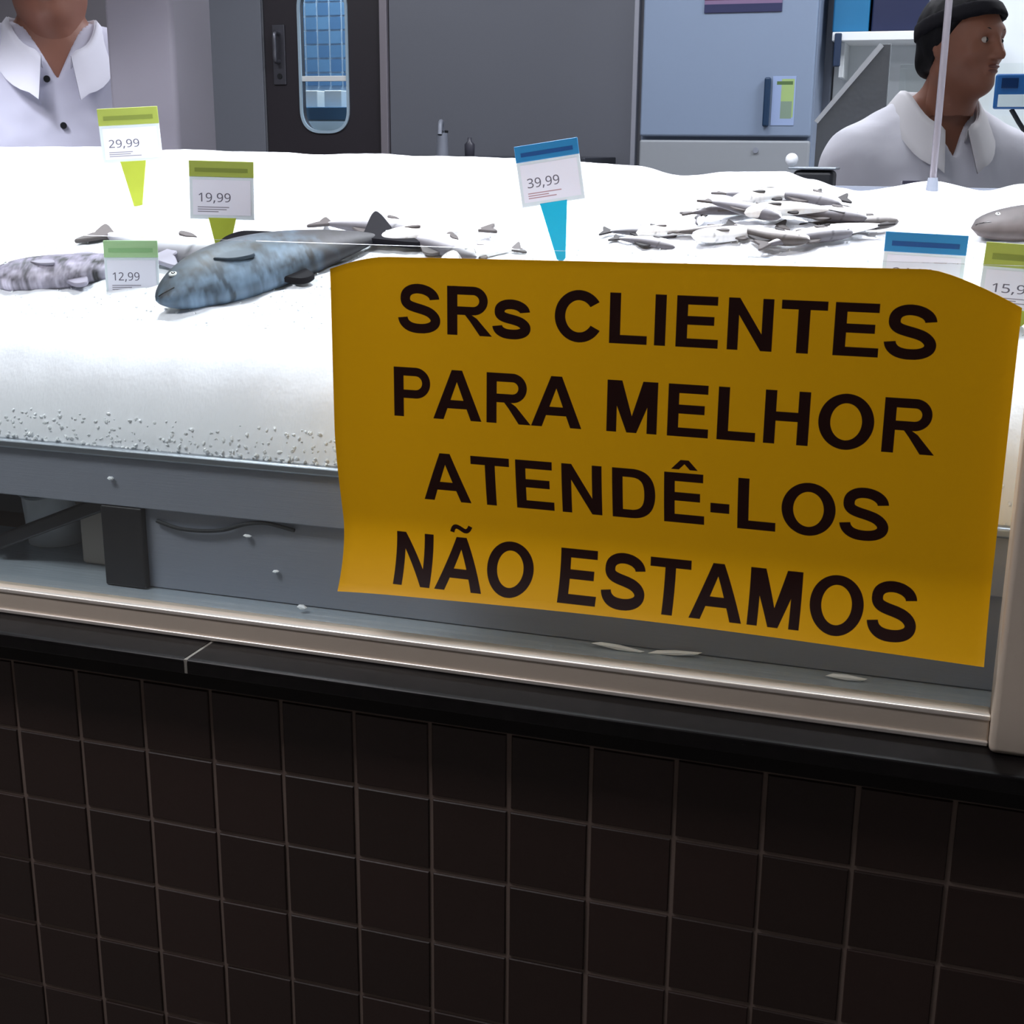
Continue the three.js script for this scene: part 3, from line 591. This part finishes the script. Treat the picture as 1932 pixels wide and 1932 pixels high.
{
  const t = thing('slanted_display_case', 'grey glazed display case with a slanted front beside the worker', 'display case', [0, 0, -2.2]);
  const s = new THREE.Shape([[-0.347, 0.02], [-0.347, 1.44], [-0.205, 1.616], [-0.186, 1.616], [-0.178, 0.02]].map(p => new THREE.Vector2(...p)));
  mesh('side_panel', new THREE.ExtrudeGeometry(s, { depth: 0.02, bevelEnabled: true, bevelThickness: 0.002, bevelSize: 0.002, bevelSegments: 1 }), std('#74787c', 0.35, 0.4, { bumpMap: speckle, bumpScale: 0.002 }), t);
  const e = new THREE.Shape([[-0.356, 1.436], [-0.347, 1.43], [-0.2, 1.612], [-0.21, 1.62]].map(p => new THREE.Vector2(...p)));
  mesh('front_edge', new THREE.ExtrudeGeometry(e, { depth: 0.03, bevelEnabled: false }).translate(0, 0, -0.005), std('#e9eef2', 0.3, 0.3), t);
  mesh('shelf_body', rbox(-0.34, 0.5, 0.02, 1.18, -0.5, -0.002, 0.005), std('#c8ced2', 0.5), t);
  mesh('back_glass', box(-0.18, 0.5, 1.18, 1.6, -0.5, -0.492), M.glass, t);
  const k = thing('weighing_scale', 'small dark scale with a white knob beside the slanted case', 'scale', [-0.285, 1.27, -1.46]);
  mesh('body', rbox(-0.03, 0.05, 0, 0.055, -0.04, 0.04, 0.01, 3), M.black, k);
  mesh('pan', rbox(-0.04, 0.055, 0.056, 0.061, -0.045, 0.045, 0.002), M.steel, k);
  mesh('knob', new THREE.SphereGeometry(0.013, 14, 10).translate(-0.035, 0.075, 0.03), std('#eef0f4', 0.4), k);
  const st = thing('scale_stand', 'steel stand carrying the small dark scale', 'stand', [-0.285, 0, -1.46]);
  mesh('top', rbox(-0.06, 0.07, 1.25, 1.269, -0.06, 0.06, 0.004), M.steel, st);
  mesh('pole', new THREE.CylinderGeometry(0.02, 0.02, 1.23, 14).translate(0, 0.635, 0), M.steel, st);
  mesh('foot', new THREE.CylinderGeometry(0.11, 0.12, 0.02, 24).translate(0, 0.01, 0), M.steel, st);
}
{
  const t = thing('wall_shelf', 'white shelf on the white back wall carrying blue crates', 'shelf', [0, 0, Z0 + 0.013]);
  mesh('board', rbox(-0.54, 0.1, 1.80, 1.835, 0, 0.3, 0.004), std('#eef2f4', 0.5), t);
  for (const x of [-0.5, 0.06]) mesh('bracket', rbox(x - 0.01, x + 0.01, 1.66, 1.80, 0, 0.24, 0.003), std('#dfe4e6', 0.5), t);
  const crate = (name, label, x0, x1, h, c, c2) => {
    const k = thing(name, label, 'crate', [(x0 + x1) / 2, 1.836, Z0 + 0.16]); const w = (x1 - x0) / 2;
    mesh('body', rbox(-w, w, 0, h, -0.12, 0.12, 0.008, 2), phys(c, 0.4), k);
    mesh('rim', rbox(-w - 0.004, w + 0.004, h - 0.02, h, -0.125, 0.125, 0.004), phys(c2, 0.4), k);
    mesh('handle_slot', rbox(-w * 0.4, w * 0.4, h * 0.6, h * 0.72, 0.115, 0.122, 0.003), M.black, k);
    return k;
  };
  crate('blue_crate', 'bright blue plastic crate on the white wall shelf', -0.545, -0.40, 0.28, '#1f6f9d', '#2884b4');
  crate('navy_crate', 'dark navy crate on the white wall shelf', -0.39, -0.17, 0.25, '#1d2547', '#2c2f55');
  const h = thing('wall_hook', 'dark navy clip hanging below the bright blue crate', 'clip', [-0.515, 1.70, Z0 + 0.30]);
  mesh('clip_body', rbox(-0.014, 0.014, 0, 0.13, 0, 0.025, 0.005), std('#1b2f4c', 0.5), h);
}
{
  const t = thing('scale_display', 'blue and white display head on a dark curved arm beside the worker', 'display', [0.115, 1.2, -2.38]);
  mesh('housing', rbox(-0.045, 0.06, 0.27, 0.355, -0.02, 0.02, 0.006, 3), phys('#1d5f9f', 0.35), t);
  mesh('label_panel', rbox(-0.035, 0.05, 0.275, 0.305, 0.02, 0.0225, 0.001), std('#dff2f6', 0.5), t);
  mesh('screen', rbox(-0.03, 0.01, 0.32, 0.345, 0.02, 0.0225, 0.001), phys('#0b2f5c', 0.2), t);
  mesh('arm', tube([[0, 0.27, 0], [0.02, 0.24, 0], [0.045, 0.2, 0], [0.05, 0.1, 0], [0.05, -0.018, 0]], 0.006), M.rubber, t);
}

// ------------------------------------------------------------------ people
function surfaceNets(f, lo, hi, h) {
  const n = [0, 1, 2].map(k => Math.ceil((hi[k] - lo[k]) / h) + 1), [nx, ny, nz] = n;
  const v = new Float32Array(nx * ny * nz), at = (i, j, k) => (k * ny + j) * nx + i;
  for (let k = 0; k < nz; k++) for (let j = 0; j < ny; j++) for (let i = 0; i < nx; i++) v[at(i, j, k)] = f(lo[0] + i * h, lo[1] + j * h, lo[2] + k * h);
  const id = new Int32Array(nx * ny * nz).fill(-1), p = [], idx = [];
  const C = [[0, 0, 0], [1, 0, 0], [0, 1, 0], [1, 1, 0], [0, 0, 1], [1, 0, 1], [0, 1, 1], [1, 1, 1]], Ed = [[0, 1], [2, 3], [4, 5], [6, 7], [0, 2], [1, 3], [4, 6], [5, 7], [0, 4], [1, 5], [2, 6], [3, 7]];
  for (let k = 0; k < nz - 1; k++) for (let j = 0; j < ny - 1; j++) for (let i = 0; i < nx - 1; i++) {
    const c = C.map(o => v[at(i + o[0], j + o[1], k + o[2])]);
    let s = 0; for (const q of c) if (q < 0) s++;
    if (s === 0 || s === 8) continue;
    let x = 0, y = 0, z = 0, m = 0;
    for (const [a, b] of Ed) if ((c[a] < 0) !== (c[b] < 0)) { const t = c[a] / (c[a] - c[b]); x += mix(C[a][0], C[b][0], t); y += mix(C[a][1], C[b][1], t); z += mix(C[a][2], C[b][2], t); m++; }
    id[at(i, j, k)] = p.length / 3; p.push(lo[0] + (i + x / m) * h, lo[1] + (j + y / m) * h, lo[2] + (k + z / m) * h);
  }
  const quad = (a, b, c, d, flip) => { if (a < 0 || b < 0 || c < 0 || d < 0) return; flip ? idx.push(a, c, b, a, d, c) : idx.push(a, b, c, a, c, d); };
  for (let k = 1; k < nz - 1; k++) for (let j = 1; j < ny - 1; j++) for (let i = 1; i < nx - 1; i++) {
    const a = v[at(i, j, k)] < 0;
    if (a !== (v[at(i + 1, j, k)] < 0)) quad(id[at(i, j - 1, k - 1)], id[at(i, j, k - 1)], id[at(i, j, k)], id[at(i, j - 1, k)], !a);
    if (a !== (v[at(i, j + 1, k)] < 0)) quad(id[at(i - 1, j, k - 1)], id[at(i - 1, j, k)], id[at(i, j, k)], id[at(i, j, k - 1)], !a);
    if (a !== (v[at(i, j, k + 1)] < 0)) quad(id[at(i - 1, j - 1, k)], id[at(i, j - 1, k)], id[at(i, j, k)], id[at(i - 1, j, k)], !a);
  }
  const g = new THREE.BufferGeometry(); g.setAttribute('position', new THREE.Float32BufferAttribute(p, 3)); g.setIndex(idx); g.computeVertexNormals();
  return g;
}
const smin = (a, b, k) => { const h = Math.max(k - Math.abs(a - b), 0) / k; return Math.min(a, b) - h * h * k * 0.25; };
const smax = (a, b, k) => -smin(-a, -b, k);
const ell = (x, y, z, c, r) => { const a = (x - c[0]) / r[0], b = (y - c[1]) / r[1], d = (z - c[2]) / r[2], k = Math.hypot(a, b, d), q = Math.hypot(a / r[0], b / r[1], d / r[2]); return q < 1e-9 ? -Math.min(...r) : k * (k - 1) / q; };
const cap = (x, y, z, a, b, ra, rb) => {
  const bx = b[0] - a[0], by = b[1] - a[1], bz = b[2] - a[2], px = x - a[0], py = y - a[1], pz = z - a[2];
  const t = clamp((px * bx + py * by + pz * bz) / (bx * bx + by * by + bz * bz), 0, 1);
  return Math.hypot(px - bx * t, py - by * t, pz - bz * t) - mix(ra, rb, t);
};
function personFigure(o) {
  const g = thing('person', o.label, 'person', o.pos, o.turn);
  const W = o.wide || 1, hx = o.headShift ? o.headShift[0] : 0, hz = o.headShift ? o.headShift[1] : 0;
  const sh = 0.165 * W, sd = o.shoulderDrop || 0;
  const arm = s => [[s * (sh + 0.022), 1.355 - sd, -0.01], [s * (sh + 0.075), 1.09, -0.02], [s * (sh + 0.075), 0.86, 0.035], [s * (sh + 0.075), 0.84, 0.05]];
  const torso = (x, y, z, e) => {
    let d = cap(x, y, z, [-sh, 1.36 - sd, -0.012], [sh, 1.36 - sd, -0.012], 0.062 + e, 0.062 + e);
    d = smin(d, ell(x, y, z, [0, 1.24, 0], [0.172 * W + e, 0.19 + e, 0.115 + e]), 0.08);
    d = smin(d, cap(x, y, z, [-0.05, 1.41, -0.015], [-sh, 1.375 - sd, -0.012], 0.045 + e, 0.055 + e), 0.04);
    d = smin(d, cap(x, y, z, [0.05, 1.41, -0.015], [sh, 1.375 - sd, -0.012], 0.045 + e, 0.055 + e), 0.04);
    d = smin(d, ell(x, y, z, [0, 1.04, 0], [0.15 * W + e, 0.2 + e, 0.108 + e]), 0.08);
    return smin(d, ell(x, y, z, [0, 0.91, 0], [0.165 * W + e, 0.14 + e, 0.118 + e]), 0.08);
  };
  const arms = (x, y, z, e) => { let d = 9; for (const s of [-1, 1]) { const a = arm(s); d = Math.min(d, smin(cap(x, y, z, a[0], a[1], 0.052 + e, 0.041 + e), cap(x, y, z, a[1], a[2], 0.041 + e, 0.028 + e), 0.02)); } return d; };
  const legs = (x, y, z, e) => { let d = 9; for (const s of [-1, 1]) d = Math.min(d, smin(cap(x, y, z, [s * 0.088, 0.86, 0], [s * 0.1, 0.48, 0.015], 0.088 + e, 0.058 + e), cap(x, y, z, [s * 0.1, 0.48, 0.015], [s * 0.105, 0.09, -0.015], 0.056 + e, 0.038 + e), 0.03)); return d; };
  const skinBody = (x, y, z) => {
    let d = smin(torso(x, y, z, 0), arms(x, y, z, 0), 0.05);
    d = smin(d, legs(x, y, z, 0), 0.05);
    d = smin(d, cap(x, y, z, [0, 1.39, -0.015], [hx, 1.52, hz - 0.005], 0.058 * (o.neck || 1), 0.055 * (o.neck || 1)), 0.045);
    for (const s of [-1, 1]) d = Math.min(d, cap(x, y, z, [s * 0.105, 0.04, -0.03], [s * 0.115, 0.035, 0.13], 0.036, 0.03));
    return d;
  };
  const parts = [surfaceNets(skinBody, [-0.36, -0.02, -0.2], [0.36, 1.56, 0.26], 0.012)];
  // hands, each on a finer grid
  for (const s of [-1, 1]) {
    const w = arm(s)[2], hnd = (x, y, z) => {
      let d = ell(x, y, z, [w[0], w[1] - 0.05, w[2] + 0.008], [0.022, 0.048, 0.038]);
      d = smin(d, cap(x, y, z, w, [w[0], w[1] - 0.04, w[2] + 0.006], 0.026, 0.022), 0.02);
      for (let k = 0; k < 4; k++) {
        const fz = w[2] + 0.008 + (1.5 - k) * 0.019, l = [0.042, 0.048, 0.045, 0.034][k], b = [w[0], w[1] - 0.086, fz], m = [w[0] - s * 0.006, b[1] - l, fz], t = [w[0] - s * 0.022, m[1] - l * 0.75, fz];
        d = Math.min(d, Math.min(cap(x, y, z, b, m, 0.009, 0.0082), cap(x, y, z, m, t, 0.0082, 0.007)));
      }
      const tb = [w[0] - s * 0.008, w[1] - 0.03, w[2] + 0.035], tm = [w[0] - s * 0.016, w[1] - 0.062, w[2] + 0.058], tt = [w[0] - s * 0.02, w[1] - 0.092, w[2] + 0.06];
      return Math.min(smin(d, cap(x, y, z, tb, tm, 0.013, 0.0098), 0.008), cap(x, y, z, tm, tt, 0.0098, 0.008));
    };
    parts.push(surfaceNets(hnd, [w[0] - 0.06, w[1] - 0.2, w[2] - 0.06], [w[0] + 0.06, w[1] + 0.04, w[2] + 0.1], 0.004));
  }
  // head, turned on the neck
  const yaw = o.headTurn || 0, cy = Math.cos(yaw), sy = Math.sin(yaw), HY = 1.585;
  const hs = o.headScale || 1, PY = 1.5, hy = y => PY + (y - PY) / hs;
  const toHead = (x, z) => [((x - hx) * cy - (z - hz) * sy) / hs, ((x - hx) * sy + (z - hz) * cy) / hs];
  const skull = (x, y, z, e) => smin(ell(x, y, z, [0, HY + 0.028, -0.012], [0.076 + e, 0.092 + e, 0.097 + e]), ell(x, y, z, [0, HY - 0.03, 0.03], [0.062 + e, 0.09 + e, 0.066 + e]), 0.05);
  const headL = (x, y, z) => {
    let d = skull(x, y, z, 0);
    d = smin(d, ell(x, y, z, [0, HY - 0.098, 0.062], [0.03, 0.022, 0.028]), 0.03);          // chin
    d = smin(d, cap(x, y, z, [-0.05, HY - 0.07, 0.0], [0, HY - 0.1, 0.055], 0.022, 0.016), 0.03);
    d = smin(d, cap(x, y, z, [0.05, HY - 0.07, 0.0], [0, HY - 0.1, 0.055], 0.022, 0.016), 0.03);
    d = smin(d, cap(x, y, z, [-0.035, HY + 0.022, 0.078], [0.035, HY + 0.022, 0.078], 0.012, 0.012), 0.02);   // brow
    for (const s of [-1, 1]) {
      d = smax(d, -ell(x, y, z, [s * 0.031, HY, 0.098], [0.019, 0.012, 0.016]), 0.012);
      d = smin(d, ell(x, y, z, [s * 0.042, HY - 0.028, 0.064], [0.022, 0.02, 0.02]), 0.02);
      d = smin(d, ell(x, y, z, [s * 0.079, HY - 0.008, -0.008], [0.010, 0.032, 0.02]), 0.01);
    }
    d = smin(d, cap(x, y, z, [0, HY + 0.008, 0.09], [0, HY - 0.034, 0.112], 0.008, 0.012), 0.014);
    for (const s of [-1, 1]) d = smin(d, ell(x, y, z, [s * 0.012, HY - 0.038, 0.1], [0.009, 0.008, 0.011]), 0.008);
    d = smin(d, ell(x, y, z, [0, HY - 0.060, 0.092], [0.024, 0.006, 0.01]), 0.006);
    d = smin(d, ell(x, y, z, [0, HY - 0.072, 0.09], [0.021, 0.007, 0.01]), 0.006);
    return d;
  };
  parts.push(surfaceNets((x, y, z) => { const [a, b] = toHead(x, z); return smin(headL(a, hy(y), b) * hs, cap(x, y, z, [hx * 0.6, 1.44, hz * 0.6], [hx, 1.53, hz - 0.005], 0.056 * (o.neck || 1), 0.055 * (o.neck || 1)), 0.03); }, [hx - 0.15, 1.42, hz - 0.15], [hx + 0.15, 1.73, hz + 0.15], 0.0045));
  mesh('body', mergeGeometries(parts), phys(o.skin, 0.5, 0, { sheen: 0.2 }), g);
  // hair
  const hairF = (a, y, b) => {
    let d = skull(a, y, b, 0.014 + 0.003 * N(a * 60, y * 20, b * 60));
    const line = 0.07 - Math.max(0, (HY + 0.085 - y)) * 0.72;                    // hair line runs back toward the ear
    d = smax(d, b - line, 0.015); d = smax(d, (HY - 0.075) - y, 0.015);
    if (o.bun) d = smin(d, ell(a, y, b, [0, HY - 0.045, -0.092], [0.045, 0.04, 0.03]), 0.03);
    return d;
  };
  mesh('hair', surfaceNets((x, y, z) => { const [a, b] = toHead(x, z); return hairF(a, hy(y), b) * hs; }, [hx - 0.16, 1.44, hz - 0.17], [hx + 0.16, 1.74, hz + 0.16], 0.006), phys(o.hair, 0.6, 0, { specularIntensity: 0.3 }), g);
  const head = new THREE.Group(); head.name = 'face'; head.position.set(hx, PY * (1 - hs), hz); head.scale.setScalar(hs); head.rotation.y = yaw; g.add(head);
  for (const s of [-1, 1]) {
    mesh('eye', new THREE.SphereGeometry(0.0112, 16, 12).scale(1, 0.72, 1).translate(s * 0.031, HY, 0.0815), phys('#b9aea4', 0.25), head);
    mesh('iris', new THREE.SphereGeometry(0.0062, 12, 10).translate(s * 0.031, HY, 0.0872), phys('#1a0f0a', 0.1), head);
    mesh('eyebrow', tube([[s * 0.016, HY + 0.02, 0.094], [s * 0.033, HY + 0.026, 0.091], [s * 0.05, HY + 0.02, 0.078]], 0.0035, 10, 6), phys(o.hair, 0.8), head);
  }
  mesh('lips', mergeGeometries([new THREE.SphereGeometry(1, 18, 10).scale(0.021, 0.0055, 0.008).translate(0, HY - 0.060, 0.0955), new THREE.SphereGeometry(1, 18, 10).scale(0.018, 0.006, 0.008).translate(0, HY - 0.071, 0.0935)]), phys(o.lips, 0.45), head);
  if (o.headband) mesh('headband', surfaceNets((x, y, z) => { const [a, b] = toHead(x, z); y = hy(y); return smax(smax(skull(a, y, b, 0.019), -skull(a, y, b, 0.004), 0.004), Math.abs(y - HY - 0.052 - b * 0.28) - 0.021, 0.006); }, [hx - 0.17, 1.5, hz - 0.17], [hx + 0.17, 1.74, hz + 0.17], 0.006), phys(o.headband, 0.8, 0, { specularIntensity: 0.2 }), g);
  // shirt, open in a V at the neck
  const vt = o.vTip, fold = (x, y, z) => 0.004 * N(x * 14, y * 9, z * 14) + 0.002 * N(x * 30, y * 26, z * 30);
  const shirtF = (x, y, z) => {
    let d = smin(torso(x, y, z, 0.013), arms(x, y, z, 0.012), 0.05) + fold(x, y, z);
    d = smax(d, 0.80 - y, 0.01);
    d = smax(d, -(Math.hypot(x, (z + 0.012) * 1.05) - 0.062 * (o.neck || 1)) , y > 1.36 ? 0.004 : 0.0001) * 1;
    d = smax(d, Math.min((y - vt) * 0.5 - Math.abs(x), z * 2), 0.008);
    return d;
  };
  const shirtCut = (x, y, z) => y < 1.33 && Math.hypot(x, z) < 0.07 * (o.neck || 1) ? -0.02 : shirtF(x, y, z);
  const shirt = mesh('shirt', surfaceNets(shirtCut, [-0.38, 0.76, -0.2], [0.38, 1.5, 0.26], 0.0068), std(o.shirt, 0.85), g);
  // collar
  {
    const rows = 7, seg = 44, p = [], idx = [], A0 = 0.30, nk = (o.neck || 1);
    for (let k = 0; k < 2; k++) for (let j = 0; j <= rows; j++) for (let i = 0; i <= seg; i++) {
      const a = mix(A0, 2 * Math.PI - A0, i / seg), fr = smooth(-0.2, 1, Math.cos(a)), t = j / rows;
      const fallR = 0.067 * nk + (t < 0.3 ? t * 0.02 : 0.006 + (t - 0.3) * 0.058), yy = 1.452 - 0.075 * fr * fr + (t < 0.3 ? t * 0.09 : 0.027 - (t - 0.3) * (0.075 + 0.055 * fr)) - 0.02 * smooth(0.9, 1, Math.cos(a));
      const R = fallR + 0.004 - k * 0.004 + 0.012 * fr;
      p.push(Math.sin(a) * R, yy, Math.cos(a) * R * 1.03 - 0.008 + 0.035 * fr);
    }
    const row = seg + 1, off = row * (rows + 1), ed = (a, b) => idx.push(a, b, off + a, b, off + b, off + a);
    for (let j = 0; j < rows; j++) for (let i = 0; i < seg; i++) { const a = j * row + i, b = a + 1, c = a + row, d = c + 1; idx.push(a, d, b, a, c, d, off + a, off + b, off + d, off + a, off + d, off + c); }
    for (let i = 0; i < seg; i++) { ed(i, i + 1); ed(rows * row + i + 1, rows * row + i); }
    for (let j = 0; j < rows; j++) { ed((j + 1) * row, j * row); ed(j * row + seg, (j + 1) * row + seg); }
    const cg = new THREE.BufferGeometry(); cg.setAttribute('position', new THREE.Float32BufferAttribute(p, 3)); cg.setIndex(idx); cg.computeVertexNormals();
    const c = mesh('collar', cg, std(o.collar || o.shirt, 0.85), g);
    for (const s of o.snaps || []) mesh('snap', new THREE.CylinderGeometry(0.0075, 0.0075, 0.004, 14).rotateX(Math.PI / 2).translate(...s), phys('#15171c', 0.3), c);
  }
  for (const s of o.buttons || []) mesh('button', new THREE.CylinderGeometry(0.007, 0.007, 0.004, 14).rotateX(Math.PI / 2 - 0.15).translate(...s), phys('#17181d', 0.3), shirt);
  if (o.pocket) { const [px, py, pz, w, h] = o.pocket; mesh('pocket', rbox(px - w / 2, px + w / 2, py - h, py, pz - 0.006, pz + 0.004, 0.002), std(o.shirt, 0.85), g); mesh('pocket_hem', rbox(px - w / 2, px + w / 2, py - 0.006, py + 0.001, pz + 0.003, pz + 0.006, 0.001), std(o.hem || '#5b5870', 0.85), g); }
  mesh('trousers', surfaceNets((x, y, z) => smax(smin(legs(x, y, z, 0.014), ell(x, y, z, [0, 0.88, 0], [0.172 * W, 0.12, 0.125]), 0.04), 0.07 - y, 0.005), [-0.3, 0.04, -0.2], [0.3, 1.05, 0.2], 0.012), std('#d6d6da', 0.9), g);
  for (const s of [-1, 1]) mesh('shoe', new THREE.SphereGeometry(1, 18, 12).scale(0.048, 0.04, 0.14).translate(s * 0.11, 0.042, 0.05), phys('#efefef', 0.5), g);
  if (o.scale) g.scale.setScalar(o.scale);
  return shade(g);
}
personFigure({
  label: 'worker in a pale grey collared shirt with dark tied hair, head turned aside', pos: [-0.06, 0, -1.9], turn: 0.45, headTurn: 0.50, headShift: [0.01, 0.08], headScale: 0.87, wide: 0.96, shoulderDrop: 0.045, bun: true, headband: '#17161b',
  skin: '#85543f', lips: '#6d4036', hair: '#0c0b0f', shirt: '#d6d6df', collar: '#cfcdd0', vTip: 1.335, scale: 1.012, pocket: [-0.075, 1.285, 0.118, 0.085, 0.1], hem: '#6d6b80',
});
personFigure({
  label: 'worker in a white collared shirt with black snaps beside the grey column', pos: [-2.15, 0, -1.56], turn: 0.66, headTurn: -0.12, wide: 1.12, neck: 1.22,
  skin: '#8a5a49', lips: '#7a443c', hair: '#1b1512', shirt: '#cbcadc', collar: '#dcdbe8', vTip: 1.345, scale: 1.125, snaps: [[-0.085, 1.362, 0.105]], buttons: [[-0.022, 1.345, 0.118], [0.004, 1.25, 0.132], [0.004, 1.15, 0.126]],
});

renderer.render(scene, camera);
